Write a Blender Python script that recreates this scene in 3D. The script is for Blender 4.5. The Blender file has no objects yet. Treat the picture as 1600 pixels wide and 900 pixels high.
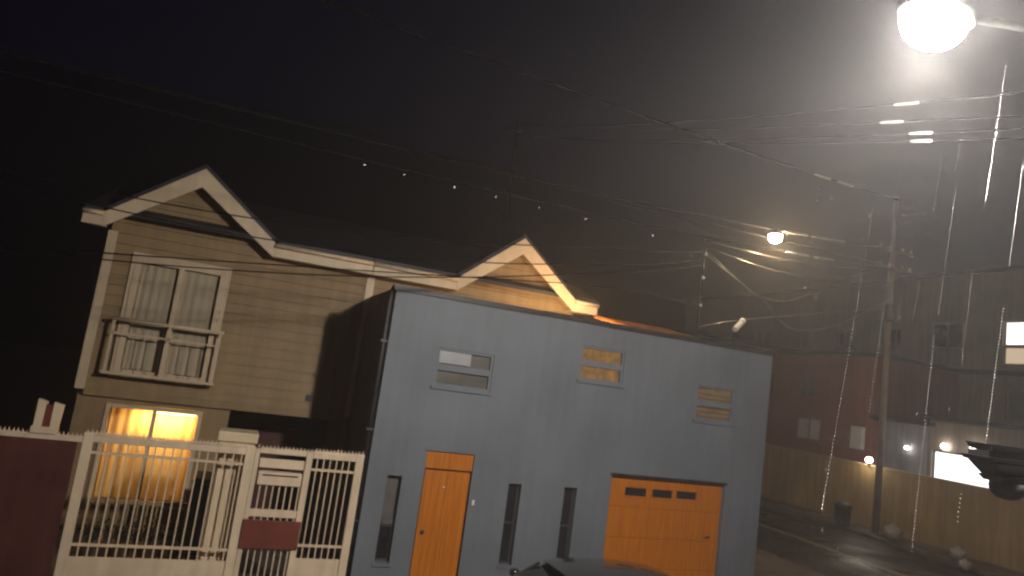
import bpy, math, random
from mathutils import Vector, Matrix
R = math.radians
random.seed(7)
S = bpy.context.scene
COL = S.collection

# ------------------------------------------------------------------ camera
PITCH, ROLL, YAW = R(7.5), R(7.9), R(20.5)
fw = Vector((math.sin(YAW)*math.cos(PITCH), math.cos(YAW)*math.cos(PITCH), math.sin(PITCH)))
r0 = Vector((math.cos(YAW), -math.sin(YAW), 0)); u0 = r0.cross(fw)
rt = math.cos(ROLL)*r0 + math.sin(ROLL)*u0
up = -math.sin(ROLL)*r0 + math.cos(ROLL)*u0
cd = bpy.data.cameras.new('camera'); cam = bpy.data.objects.new('camera', cd); COL.objects.link(cam)
cam.matrix_world = Matrix(((rt.x, up.x, -fw.x, 0), (rt.y, up.y, -fw.y, 0), (rt.z, up.z, -fw.z, 3.9), (0, 0, 0, 1)))
cd.sensor_width = 36; cd.lens = 23.625; cd.clip_start = .05; cd.clip_end = 3000
cd.dof.use_dof = True; cd.dof.focus_distance = 1.3; cd.dof.aperture_fstop = 6.0     # soft hand-held phone focus, caught by the near rain
S.camera = cam

# ------------------------------------------------------------------ night sky, faint moon/city glow, exposure
W = bpy.data.worlds.new('World'); S.world = W; W.use_nodes = True
nt = W.node_tree; bg = nt.nodes['Background']
sky = nt.nodes.new('ShaderNodeTexSky'); sky.sky_type = 'NISHITA'; sky.sun_disc = False
sky.sun_elevation = R(-5); sky.sun_rotation = R(200); sky.air_density = 1; sky.dust_density = 2
mx = nt.nodes.new('ShaderNodeMixRGB'); mx.blend_type = 'ADD'; mx.inputs[0].default_value = 1
mx.inputs[2].default_value = (.0018, .0013, .0058, 1)            # sky glow of the town on the rain clouds
sc_ = nt.nodes.new('ShaderNodeMixRGB'); sc_.blend_type = 'MULTIPLY'; sc_.inputs[0].default_value = 1
sc_.inputs[2].default_value = (.01, .008, .01, 1)
nt.links.new(sky.outputs[0], sc_.inputs[1]); nt.links.new(sc_.outputs[0], mx.inputs[1])
nt.links.new(mx.outputs[0], bg.inputs[0]); bg.inputs[1].default_value = 1.0
sd = bpy.data.lights.new('night_glow', 'SUN'); sd.energy = .012; sd.angle = R(40); sd.color = (.95, .85, .9)
so = bpy.data.objects.new('night_glow', sd); COL.objects.link(so); so.rotation_euler = (R(35), R(-15), 0)
S.view_settings.view_transform = 'Standard'; S.view_settings.look = 'None'
S.view_settings.exposure = 0; S.view_settings.gamma = 1; S.view_settings.use_curve_mapping = False
S.cycles.use_denoising = True; S.cycles.max_bounces = 6; S.cycles.volume_bounces = 1
S.cycles.transparent_max_bounces = 12; S.cycles.filter_width = 1.8; S.cycles.sample_clamp_indirect = 3
S.cycles.caustics_reflective = False; S.cycles.caustics_refractive = False

# ------------------------------------------------------------------ materials
def nodes(name):
    m = bpy.data.materials.new(name); m.use_nodes = True
    return m, m.node_tree, m.node_tree.nodes['Principled BSDF']
def mat(name, c, rough=.7, var=.14, scale=2.2, streak=.0, bump=.0, bscale=30, metal=0, spec=.5, coat=0, rvar=.0):
    m, t, b = nodes(name); N, L = t.nodes.new, t.links.new
    geo = N('ShaderNodeNewGeometry')
    n1 = N('ShaderNodeTexNoise'); n1.inputs['Scale'].default_value = scale; n1.inputs['Detail'].default_value = 6
    L(geo.outputs['Position'], n1.inputs['Vector'])
    ramp = N('ShaderNodeValToRGB'); e = ramp.color_ramp.elements
    e[0].position = .3; e[1].position = .72
    e[0].color = tuple(x*(1-var) for x in c)+(1,); e[1].color = tuple(min(1, x*(1+var)) for x in c)+(1,)
    L(n1.outputs['Fac'], ramp.inputs[0]); out = ramp.outputs[0]
    if streak:
        mp = N('ShaderNodeMapping'); mp.inputs['Scale'].default_value = (5, 5, .35)
        L(geo.outputs['Position'], mp.inputs[0])
        n2 = N('ShaderNodeTexNoise'); n2.inputs['Scale'].default_value = 1.3; n2.inputs['Detail'].default_value = 5
        L(mp.outputs[0], n2.inputs['Vector'])
        r2 = N('ShaderNodeValToRGB'); r2.color_ramp.elements[0].position = .38; r2.color_ramp.elements[1].position = .62
        r2.color_ramp.elements[0].color = (1-streak,)*3+(1,); r2.color_ramp.elements[1].color = (1, 1, 1, 1)
        L(n2.outputs['Fac'], r2.inputs[0])
        mm = N('ShaderNodeMixRGB'); mm.blend_type = 'MULTIPLY'; mm.inputs[0].default_value = 1
        L(out, mm.inputs[1]); L(r2.outputs[0], mm.inputs[2]); out = mm.outputs[0]
    L(out, b.inputs['Base Color'])
    b.inputs['Roughness'].default_value = rough; b.inputs['Metallic'].default_value = metal
    b.inputs['Specular IOR Level'].default_value = spec; b.inputs['Coat Weight'].default_value = coat
    if rvar:
        r3 = N('ShaderNodeMapRange'); r3.inputs[1].default_value = .35; r3.inputs[2].default_value = .65
        r3.inputs[3].default_value = max(.03, rough-rvar); r3.inputs[4].default_value = min(1, rough+rvar)
        n3 = N('ShaderNodeTexNoise'); n3.inputs['Scale'].default_value = scale*.6; n3.inputs['Detail'].default_value = 4
        L(geo.outputs['Position'], n3.inputs['Vector']); L(n3.outputs['Fac'], r3.inputs[0]); L(r3.outputs[0], b.inputs['Roughness'])
    if bump:
        n4 = N('ShaderNodeTexNoise'); n4.inputs['Scale'].default_value = bscale; n4.inputs['Detail'].default_value = 4
        L(geo.outputs['Position'], n4.inputs['Vector'])
        bp = N('ShaderNodeBump'); bp.inputs['Strength'].default_value = bump; bp.inputs['Distance'].default_value = .02
        L(n4.outputs['Fac'], bp.inputs['Height']); L(bp.outputs[0], b.inputs['Normal'])
    return m
def emis(name, c, s, var=0, scale=4, base=(.6, .6, .6)):
    m, t, b = nodes(name)
    b.inputs['Base Color'].default_value = tuple(base)+(1,); b.inputs['Emission Color'].default_value = tuple(c)+(1,)
    b.inputs['Emission Strength'].default_value = s
    if var:
        n = t.nodes.new('ShaderNodeTexNoise'); n.inputs['Scale'].default_value = scale
        g = t.nodes.new('ShaderNodeNewGeometry'); t.links.new(g.outputs['Position'], n.inputs['Vector'])
        mr = t.nodes.new('ShaderNodeMapRange'); mr.inputs[1].default_value = .3; mr.inputs[2].default_value = .7
        mr.inputs[3].default_value = s*(1-var); mr.inputs[4].default_value = s*(1+var)
        t.links.new(n.outputs['Fac'], mr.inputs[0]); t.links.new(mr.outputs[0], b.inputs['Emission Strength'])
    return m
def glassmat(name, tint=(.85, .88, .9), refl=.12):
    m = bpy.data.materials.new(name); m.use_nodes = True; t = m.node_tree; t.nodes.clear()
    o = t.nodes.new('ShaderNodeOutputMaterial'); x = t.nodes.new('ShaderNodeMixShader')
    tr = t.nodes.new('ShaderNodeBsdfTransparent'); tr.inputs[0].default_value = tuple(tint)+(1,)
    gl = t.nodes.new('ShaderNodeBsdfGlossy'); gl.inputs['Roughness'].default_value = .06
    fr = t.nodes.new('ShaderNodeLayerWeight'); fr.inputs[0].default_value = .25
    ma = t.nodes.new('ShaderNodeMath'); ma.operation = 'MAXIMUM'; ma.inputs[1].default_value = refl
    t.links.new(fr.outputs['Fresnel'], ma.inputs[0]); t.links.new(ma.outputs[0], x.inputs[0])
    t.links.new(tr.outputs[0], x.inputs[1]); t.links.new(gl.outputs[0], x.inputs[2]); t.links.new(x.outputs[0], o.inputs[0])
    return m
def woodmat(name, c, rough):
    m = mat(name, c, rough, .12, 1.5, coat=.25); t = m.node_tree; N, L = t.nodes.new, t.links.new
    b = t.nodes['Principled BSDF']; geo = N('ShaderNodeNewGeometry')
    mp = N('ShaderNodeMapping'); mp.inputs['Scale'].default_value = (14, 14, .7); L(geo.outputs['Position'], mp.inputs[0])
    n = N('ShaderNodeTexNoise'); n.inputs['Scale'].default_value = 1.6; n.inputs['Detail'].default_value = 7; L(mp.outputs[0], n.inputs['Vector'])
    rp = N('ShaderNodeValToRGB'); e = rp.color_ramp.elements; e[0].position = .32; e[1].position = .7
    e[0].color = (c[0]*.80, c[1]*.72, c[2]*.7, 1); e[1].color = (min(1, c[0]*1.12), c[1]*1.15, c[2]*1.2, 1)
    L(n.outputs['Fac'], rp.inputs[0]); L(rp.outputs[0], b.inputs['Base Color'])
    return m

M = dict(
    blue=mat('blue_stucco', (.150, .165, .190), .62, .12, .8, streak=.08, bump=.25, bscale=60),
    blueshade=mat('shaded_side_render', (.07, .055, .06), .7, .2, 2, bump=.2),  # blue render darkened: shade of the side turned from the lamp, in the colour
    flashing=mat('dark_flashing', (.035, .03, .03), .5, .3, 4, metal=.3),
    siding=mat('beige_siding', (.335, .228, .112), .62, .12, 1.2, streak=.16, bump=.08),
    trim=mat('cream_trim', (.70, .55, .37), .5, .08, 3, streak=.10),
    fencewhite=mat('cream_fence_paint', (.78, .61, .43), .42, .08, 3, streak=.14, bump=.05),
    maroon=mat('maroon_sheet', (.105, .030, .026), .5, .22, 1.6, streak=.25, bump=.1, bscale=12),
    maroon2=mat('brick_red_plate', (.16, .036, .022), .5, .2, 3),
    orange=woodmat('orange_varnished_wood', (.52, .158, .008), .4),
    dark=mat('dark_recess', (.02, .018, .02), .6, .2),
    black=mat('black_metal', (.012, .011, .014), .34, .2, 6),
    iron=mat('dark_iron', (.05, .045, .045), .5, .25, 6),
    roof=mat('dark_wet_roof', (.022, .020, .024), .6, .3, 3, bump=.2, bscale=14),
    rust=mat('rusty_roof_sheet', (.42, .17, .045), .5, .35, 3, streak=.2),
    asphalt=mat('wet_asphalt', (.055, .042, .036), .42, .3, .8, bump=.35, bscale=50, rvar=.28),
    pave=mat('wet_concrete', (.13, .10, .08), .5, .25, 1.3, bump=.25, bscale=30, rvar=.22),
    dirt=mat('dark_ground', (.05, .04, .034), .7, .3, .5, bump=.3),
    paint=mat('worn_road_paint', (.40, .33, .25), .5, .4, 2),
    hill=mat('dark_hillside', (.02, .018, .018), .9, .4, .05),
    ochre=mat('ochre_wall', (.40, .265, .105), .7, .16, .7, streak=.22, bump=.25, bscale=25),
    ochrecap=mat('ochre_coping', (.43, .30, .14), .6, .15, 2),
    red=mat('dark_red_house_paint', (.26, .085, .065), .7, .15, .8, streak=.2, bump=.15),
    paleblue=mat('pale_blue_wall', (.26, .26, .29), .65, .12, .9, streak=.2, bump=.1),
    concrete=mat('brown_grey_concrete', (.24, .195, .155), .7, .16, .6, streak=.25, bump=.15),
    concrete2=mat('grey_mauve_concrete', (.21, .185, .18), .7, .16, .6, streak=.25, bump=.15),
    curtain=mat('grey_curtain', (.72, .63, .50), .8, .06, 3),
    wcurtain=mat('cream_curtain', (.62, .47, .25), .8, .06, 3),
    blind=mat('white_blind', (.36, .36, .37), .6, .15),
    steel=mat('galvanised_steel', (.30, .29, .28), .42, .15, 5, metal=.6),
    cable=mat('wet_black_cable', (.004, .0035, .004), .7, .2, 6, spec=.05),
    greycable=mat('wet_grey_cable', (.09, .085, .08), .3, .2, 6, spec=.7, coat=.4),
    wood=mat('weathered_pole', (.15, .105, .075), .7, .25, 3, streak=.3),
    porcelain=mat('white_plastic', (.75, .72, .66), .3, .06, 5),
    leaf=mat('dark_leaf', (.014, .018, .010), .5, .35, 9),
    soil=mat('planter_clay', (.12, .07, .045), .7, .2, 4),
    bluebin=mat('dark_blue_plastic', (.03, .032, .05), .4, .2, 4),
    carpaint=mat('dark_car_paint', (.022, .020, .022), .22, .1, 2, coat=.8),
    carglass=mat('dark_car_glass', (.008, .008, .010), .08, .1, 2, spec=.8),
    rubber=mat('tyre_rubber', (.018, .018, .018), .7, .2, 9),
    redlens=mat('red_lens', (.3, .01, .01), .2, .05), clearlens=mat('clear_lens', (.5, .5, .5), .15, .05),
    dimglass=mat('dark_window_glass', (.022, .020, .024), .12, .2, 2, spec=.7),
    greyglass=mat('grey_window_glass', (.125, .115, .105), .25, .2, 3, spec=.6),
    whiteboard=mat('white_shutter', (.55, .53, .52), .6, .1, 3),
    bag=mat('pale_plastic_bag', (.42, .38, .35), .35, .12, 8),
    water=mat('rain_water', (.68, .67, .65), .1, .02, 5, spec=.7),
    glass=glassmat('window_glass', (.94, .93, .90), .05), conpole=mat('concrete_pole', (.26, .20, .165), .7, .2, 2, streak=.2),
    lamp=emis('street_lamp_lens', (1, .94, .86), 700),
    lampwarm=emis('sodium_lamp_lens', (1, .82, .54), 220),
    tube=emis('porch_tube', (1, .66, .25), 9),
    warmpane=emis('warm_lit_pane', (1, .48, .09), .12, .75, 7, (.12, .07, .03)),
    warmpane2=emis('dim_warm_pane', (1, .55, .22), .045, .7, 7, (.14, .10, .06)),
    wallglow=emis('floodlit_wall_glow', (.93, .96, 1), 2.2, .25, .9),  # emission added in place of floodlight falling on a white wall
    litwin=emis('lit_window_top', (1, .96, .9), 2.2), litwin2=emis('lit_window_blind', (1, .74, .48), .55),
    farlamp=emis('far_lamp', (1, .93, .82), 26), hilllamp=emis('hill_lamp', (.95, .93, 1), 4),
)
wp = M['water'].node_tree.nodes['Principled BSDF']; wp.inputs['Transmission Weight'].default_value = .35

# ------------------------------------------------------------------ helpers
ORG = {}
class MB:
    def __init__(s): s.v, s.f = [], []
    def add(s, vs, fs):
        n = len(s.v); s.v += [tuple(v) for v in vs]; s.f += [tuple(i+n for i in f) for f in fs]; return s
    def box(s, x0, x1, y0, y1, z0, z1):
        return s.add([(x0,y0,z0),(x1,y0,z0),(x1,y1,z0),(x0,y1,z0),(x0,y0,z1),(x1,y0,z1),(x1,y1,z1),(x0,y1,z1)],
                     [(0,3,2,1),(4,5,6,7),(0,1,5,4),(1,2,6,5),(2,3,7,6),(3,0,4,7)])
    def prism(s, pts, y0, y1):                      # polygon in x,z (counter-clockwise seen from -y) pulled along y
        n = len(pts)
        vs = [(x, y0, z) for x, z in pts]+[(x, y1, z) for x, z in pts]
        return s.add(vs, [tuple(range(n)), tuple(range(2*n-1, n-1, -1))]+[(i, i+n, (i+1) % n+n, (i+1) % n) for i in range(n)])
    def tube(s, pts, r, k=6):
        P = [Vector(p) for p in pts]; rings = []; n0 = len(s.v)
        for i, p in enumerate(P):
            d = (P[min(i+1, len(P)-1)]-P[max(i-1, 0)]).normalized()
            a = d.cross(Vector((0, 0, 1)));
            if a.length < 1e-3: a = Vector((1, 0, 0))
            a.normalize(); b = a.cross(d); rr = r[i] if isinstance(r, (list, tuple)) else r
            for j in range(k):
                t = 2*math.pi*j/k; s.v.append(tuple(p+rr*(math.cos(t)*a+math.sin(t)*b)))
        for i in range(len(P)-1):
            for j in range(k):
                s.f.append((n0+i*k+j, n0+i*k+(j+1) % k, n0+(i+1)*k+(j+1) % k, n0+(i+1)*k+j))
        s.f.append(tuple(n0+j for j in range(k-1, -1, -1))); e = n0+(len(P)-1)*k; s.f.append(tuple(e+j for j in range(k)))
        return s
    def lathe(s, c, prof, k=16, sx=1, sy=1):        # prof: (radius, z) list, bottom to top
        n0 = len(s.v)
        for r, z in prof:
            for j in range(k):
                t = 2*math.pi*j/k; s.v.append((c[0]+sx*r*math.cos(t), c[1]+sy*r*math.sin(t), c[2]+z))
        for i in range(len(prof)-1):
            for j in range(k): s.f.append((n0+i*k+j, n0+i*k+(j+1) % k, n0+(i+1)*k+(j+1) % k, n0+(i+1)*k+j))
        s.f.append(tuple(n0+j for j in range(k-1, -1, -1))); e = n0+(len(prof)-1)*k; s.f.append(tuple(e+j for j in range(k)))
        return s
    def wall(s, x0, x1, z0, z1, y0, y1, holes):     # a wall of real thickness with real openings
        xs = sorted({x0, x1, *[h[0] for h in holes], *[h[1] for h in holes]}); xs = [x for x in xs if x0 <= x <= x1]
        zs = sorted({z0, z1, *[h[2] for h in holes], *[h[3] for h in holes]}); zs = [z for z in zs if z0 <= z <= z1]
        nx, nz = len(xs)-1, len(zs)-1
        def solid(i, k):
            if not (0 <= i < nx and 0 <= k < nz): return False
            cx, cz = (xs[i]+xs[i+1])/2, (zs[k]+zs[k+1])/2
            return not any(h[0] < cx < h[1] and h[2] < cz < h[3] for h in holes)
        for i in range(nx):
            for k in range(nz):
                if not solid(i, k): continue
                a, b, c, d = xs[i], xs[i+1], zs[k], zs[k+1]
                s.add([(a,y0,c),(b,y0,c),(b,y0,d),(a,y0,d)], [(0,1,2,3)]); s.add([(a,y1,c),(b,y1,c),(b,y1,d),(a,y1,d)], [(3,2,1,0)])
                if not solid(i-1, k): s.add([(a,y0,c),(a,y0,d),(a,y1,d),(a,y1,c)], [(0,1,2,3)])
                if not solid(i+1, k): s.add([(b,y0,c),(b,y0,d),(b,y1,d),(b,y1,c)], [(3,2,1,0)])
                if not solid(i, k-1): s.add([(a,y0,c),(b,y0,c),(b,y1,c),(a,y1,c)], [(3,2,1,0)])
                if not solid(i, k+1): s.add([(a,y0,d),(b,y0,d),(b,y1,d),(a,y1,d)], [(0,1,2,3)])
        return s
    def swap(s):                                    # turn a wall built along x into one along y (x<->y), keeping faces outward
        s.v = [(y, x, z) for x, y, z in s.v]; s.f = [tuple(reversed(f)) for f in s.f]; return s
    def build(s, name, m, parent=None, smooth=False, bevel=0):
        o = ORG.get(parent.name, Vector()) if parent else Vector()
        me = bpy.data.meshes.new(name); me.from_pydata([tuple(Vector(v)-o) for v in s.v], [], s.f); me.update()
        me.materials.append(M[m])
        if smooth:
            for p in me.polygons: p.use_smooth = True
        ob = bpy.data.objects.new(name, me); COL.objects.link(ob)
        if parent: ob.parent = parent; ORG[ob.name] = o
        if bevel:
            b = ob.modifiers.new('bevel', 'BEVEL'); b.width = bevel; b.segments = 2; b.limit_method = 'ANGLE'
        return ob
def thing(name, loc, label, cat, group=None):
    e = bpy.data.objects.new(name, None); COL.objects.link(e); e.location = loc; e.empty_display_size = .2
    ORG[e.name] = Vector(loc); return tag(e, label, cat, group)
def tag(o, label, cat, group=None, kind=None):
    if label: o['label'] = label
    if cat: o['category'] = cat
    if group: o['group'] = group
    if kind: o['kind'] = kind
    return o
def struct(o): o['kind'] = 'structure'; return o
def box(name, m, parent, *a, bevel=0): return MB().box(*a).build(name, m, parent, bevel=bevel)
def copies(src, parent, locs):                      # alike pieces share one mesh; locs are offsets from the first piece
    for d in locs:
        c = src.copy(); COL.objects.link(c); c.parent = parent; c.location = src.location+Vector(d); ORG[c.name] = ORG[src.name]
def curtain_mesh(x0, x1, z0, z1, y, n=40, amp=.03):
    m = MB(); vs = []
    for i in range(n+1):
        x = x0+(x1-x0)*i/n; yy = y+amp*math.sin(i*1.15)+amp*.4*math.sin(i*.43+1)
        vs += [(x, yy, z0), (x, yy+.01*math.sin(i), z1)]
    m.add(vs, [(2*i, 2*i+2, 2*i+3, 2*i+1) for i in range(n)]); return m
def spot_light(name, parent, loc, aim, power, color, rad):
    l = bpy.data.lights.new(name, 'SPOT'); l.energy = power; l.color = color; l.shadow_soft_size = rad; l.spot_size = R(178); l.spot_blend = .35
    o = bpy.data.objects.new(name, l); COL.objects.link(o); o.parent = parent; o.location = Vector(loc)-ORG[parent.name]
    o.rotation_euler = Vector(aim).to_track_quat('-Z', 'Y').to_euler(); return o
def point_light(name, parent, loc, power, color, rad):
    l = bpy.data.lights.new(name, 'POINT'); l.energy = power; l.color = color; l.shadow_soft_size = rad
    o = bpy.data.objects.new(name, l); COL.objects.link(o); o.parent = parent; o.location = Vector(loc)-ORG[parent.name]; return o

# ================================================================== the setting
struct(box('ground', 'dirt', None, -240, 430, -45, 280, -.6, 0))
struct(box('main_road', 'asphalt', None, -120, 160, 2.4, 10, -.1, .006))
struct(box('cross_road', 'asphalt', None, 14.2, 21.5, 10.0, 88, -.1, .010))
struct(box('cross_road_south', 'asphalt', None, 14.2, 21.5, -40, 2.4, -.1, .010))
def pavement(name, x0, x1, y0, y1): return struct(MB().box(x0, x1, y0, y1, -.1, .13).build(name, 'pave', bevel=.02))
pavement('house_side_pavement', -120, 14.2, 10, 11.35)
pavement('corner_pavement', 10.55, 14.2, 11.35, 88)
pavement('far_pavement', 21.5, 23.2, -40, 88)
pavement('near_pavement', -120, 14.2, .3, 2.4)
for k, (x0, x1, y0, y1) in enumerate([(17.62, 17.80, 11+6*i, 16.94+6*i) for i in range(9)]):
    struct(box('lane_line', 'paint', None, x0, x1, y0, y1, 0, .015))
struct(box('yard_paving', 'pave', None, -9, 2.15, 11.6, 14.45, -.1, .1))
# hillside behind the town
hm = MB(); nx, ny = 70, 22
for j in range(ny+1):
    for i in range(nx+1):
        x = -230+650*i/nx; t = j/ny; y = 92+170*t
        z = 62*min(1, t*1.75)**1.05*(1+.10*math.sin(x*.013+1.1))+2.2*math.sin(x*.11+j)*t+1.4*math.sin(x*.23-j*1.7)*t-.5
        hm.v.append((x, y, min(z, 70)))
for j in range(ny):
    for i in range(nx): a = j*(nx+1)+i; hm.f.append((a, a+1, a+nx+2, a+nx+1))
hill = struct(hm.build('hillside', 'hill', smooth=True))
def hill_z(x, y):
    t = (y-92)/170; j = t*ny
    return 62*min(1, t*1.75)**1.05*(1+.10*math.sin(x*.013+1.1))+2.2*math.sin(x*.11+j)*t+1.4*math.sin(x*.23-j*1.7)*t-.5

# ================================================================== blue two-storey building
BX0, BX1, BY, BT = 2.2, 10.45, 11.5, 5.16
blue = thing('blue_building', (6.3, 11.5, 0), 'blue grey flat-fronted two-storey building with orange wooden doors', 'building')
slits = [(2.55, 2.80, .57, 2.0), (4.76, 5.01, .60, 2.02), (5.88, 6.14, .60, 2.03)]
wins = [(3.09, 4.15, 3.58, 4.25), (5.88, 6.84, 4.04, 4.70), (8.59, 9.56, 3.57, 4.28)]
DO, GA = (3.17, 4.04, -.2, 2.46), (6.85, 9.52, -.2, 2.32)
MB().wall(BX0, BX1, 0, BT, BY, BY+.18, slits+wins+[DO, GA]).build('front_wall', 'blue', blue)
box('side_wall', 'blueshade', blue, BX0+.004, BX0+.16, BY+.18, 14.40, 0, BT)
box('side_wall', 'blue', blue, BX1-.16, BX1-.004, BY+.18, 14.40, 0, BT)
box('rear_wall', 'blueshade', blue, BX0+.16, BX1-.16, 14.24, 14.40, 0, BT-.05)
box('roof_deck', 'roof', blue, BX0+.16, BX1-.16, BY+.18, 14.24, BT-.35, BT-.22)
cap = MB(); x = BX0-.05
while x < BX1:
    x2 = min(x+1.42, BX1+.06); dz = random.uniform(-.006, .008)
    cap.box(x, x2-.008, BY-.045, BY+.22, BT+.002+dz*.2, BT+.045+dz); cap.box(x, x2-.008, BY-.045, BY-.02, BT-.05+dz, BT+.002+dz*.2); x = x2
cap.build('parapet_flashing', 'flashing', blue)
MB().tube([(BX0-.06, BY+.10, .1), (BX0-.06, BY+.10, 5.05), (BX0-.02, BY+.14, 5.14)], .05, 8).build('drain_pipe', 'flashing', blue, True)
for z in (1.2, 2.7, 4.2): box('pipe_clamp', 'iron', blue, BX0-.125, BX0+.004, BY+.04, BY+.17, z, z+.04)
# slit windows
for i, (a, b, c, d) in enumerate(slits):
    w = box('slit_window', 'iron', blue, a+.002, b-.002, BY+.12, BY+.16, c+.002, c+.035)
    MB().box(a+.002, a+.03, BY+.12, BY+.16, c+.035, d-.03).box(b-.03, b-.002, BY+.12, BY+.16, c+.035, d-.03).box(a+.002, b-.002, BY+.12, BY+.16, d-.03, d-.002).build('frame', 'iron', w)
    zm = c+.58 if i == 0 else (c+d)/2
    box('mullion', 'iron', w, a+.03, b-.03, BY+.12, BY+.16, zm-.015, zm+.015)
    box('pane', 'greyglass' if i == 0 else 'dimglass', w, a+.03, b-.03, BY+.135, BY+.148, zm+.015, d-.03)
    box('pane', 'dimglass', w, a+.03, b-.03, BY+.135, BY+.148, c+.035, zm-.015)
    box('sill', 'blue', w, a-.03, b+.03, BY-.03, BY+.0, c-.05, c-.004)
box('sill_putty', 'greyglass', blue, 2.60, 2.78, BY+.10, BY+.135, 1.18, 1.26)
# upper windows
for i, (a, b, c, d) in enumerate(wins):
    w = MB().box(a+.002, a+.05, BY+.02, BY+.12, c+.002, d-.002).box(b-.05, b-.002, BY+.02, BY+.12, c+.002, d-.002)\
        .box(a+.05, b-.05, BY+.02, BY+.12, c+.002, c+.045).box(a+.05, b-.05, BY+.02, BY+.12, d-.045, d-.002).build('upper_window', 'blue', blue)
    zm = (c+d)/2
    box('mullion', 'blue', w, a+.05, b-.05, BY+.02, BY+.12, zm-.06, zm+.05)
    tp = ('greyglass', 'warmpane', 'warmpane2')[i]; bt = ('greyglass', 'warmpane', 'warmpane2')[i]
    box('pane', tp, w, a+.05, b-.05, BY+.085, BY+.10, zm+.05, d-.045)
    box('pane', bt, w, a+.05, b-.05, BY+.085, BY+.10, c+.045, zm-.06)
    if i == 0: box('blind', 'blind', w, a+.03, b-.42, BY+.045, BY+.065, zm+.07, d-.03)
    box('sill', 'blue', w, a-.04, b+.04, BY-.04, BY-.001, c-.055, c-.004)
    if i == 2:
        for k in range(6): box('louvre', 'soil', w, a+.05, b-.05, BY+.062, BY+.082, c+.07+k*.09, c+.09+k*.09)
# front door with planks, transom, furniture
dr = box('front_door', 'orange', blue, 3.19, 4.02, BY+.09, BY+.12, .14, 2.13)
p0 = box('plank', 'orange', dr, 3.20, 3.3355, BY+.05, BY+.09, .15, 2.12, bevel=.0015)
copies(p0, dr, [(.137*k, 0, 0) for k in range(1, 6)])
box('transom_board', 'orange', dr, 3.175, 4.035, BY+.03, BY+.09, 2.165, 2.445, bevel=.006)
box('door_step', 'pave', dr, 3.175, 4.035, BY-.12, BY+.17, .0, .14)
MB().lathe((3.30, BY+.02, 1.10), [(.012, -.03), (.03, -.02), (.033, 0), (.03, .02), (.012, .03)], 10).build('door_knob', 'iron', dr, True)
MB().lathe((3.56, BY+.03, 1.86), [(.01, -.018), (.02, 0), (.01, .018)], 8).build('peephole', 'porcelain', dr, True)
box('lintel', 'blue', blue, 3.12, 4.09, BY-.02, BY-.001, 2.47, 2.53)
box('door_bell', 'porcelain', blue, 4.10, 4.145, BY-.03, BY-.001, 1.60, 1.69, bevel=.006)
# garage door: panels, three small panes, handle
gd = box('garage_door', 'orange', blue, 6.87, 9.50, BY+.11, BY+.14, .02, 2.315)
for r, (c, d) in enumerate([(.04, .605), (.610, 1.175), (1.180, 1.745), (1.750, 2.27)]):
    for q in range(4):
        a = 6.89+q*.653
        if r < 3:
            pn = box('panel', 'orange', gd, a, a+.6515, BY+.06, BY+.11, c, d, bevel=.004)
            if r < 3: pass
    if r == 3:
        MB().wall(6.89, 9.497, c, d, BY+.06, BY+.11, [(7.21, 7.69, 1.96, 2.11), (7.83, 8.30, 1.96, 2.11), (8.40, 8.88, 1.97, 2.12)]).build('panel', 'orange', gd)
for a, b in ((7.21, 7.69), (7.83, 8.30), (8.40, 8.88)):
    f = box('pane', 'dimglass', gd, a, b, BY+.085, BY+.10, 1.962, 2.115)
    MB().box(a-.03, b+.03, BY+.045, BY+.06, 1.93, 1.96).box(a-.03, b+.03, BY+.045, BY+.06, 2.12, 2.15).build('pane_trim', 'orange', f)
MB().tube([(9.14, BY+.06, 1.27), (9.14, BY+.02, 1.27), (9.26, BY+.02, 1.27), (9.26, BY+.06, 1.27)], .014, 6).build('handle', 'iron', gd, True)
box('lintel', 'flashing', blue, 6.82, 9.55, BY-.02, BY+.05, 2.322, 2.37)
# low rusty lean-to on the roof deck
rs = MB(); n = 36; vs = []
for i in range(n+1):
    x = 7.2+1.9*i/n; dz = .022*(1 if i % 2 else -1)
    vs += [(x, 12.25, 5.28+dz), (x, 13.7, 5.54+dz), (x, 12.25, 5.265+dz), (x, 13.7, 5.525+dz)]
for i in range(n):
    a = 4*i; rs.f += [(a, a+4, a+5, a+1), (a+2, a+3, a+7, a+6), (a, a+2, a+6, a+4), (a+1, a+5, a+7, a+3)]
rs.v = vs; rs.f += [(0, 1, 3, 2), (4*n, 4*n+2, 4*n+3, 4*n+1)]
sh = rs.build('roof_lean_to', 'rust', blue)
for x in (7.25, 8.1, 8.95):
    box('post', 'iron', sh, x, x+.06, 12.30, 12.36, BT-.22, 5.235); box('post', 'iron', sh, x, x+.06, 13.6, 13.66, BT-.22, 5.48)

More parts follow.
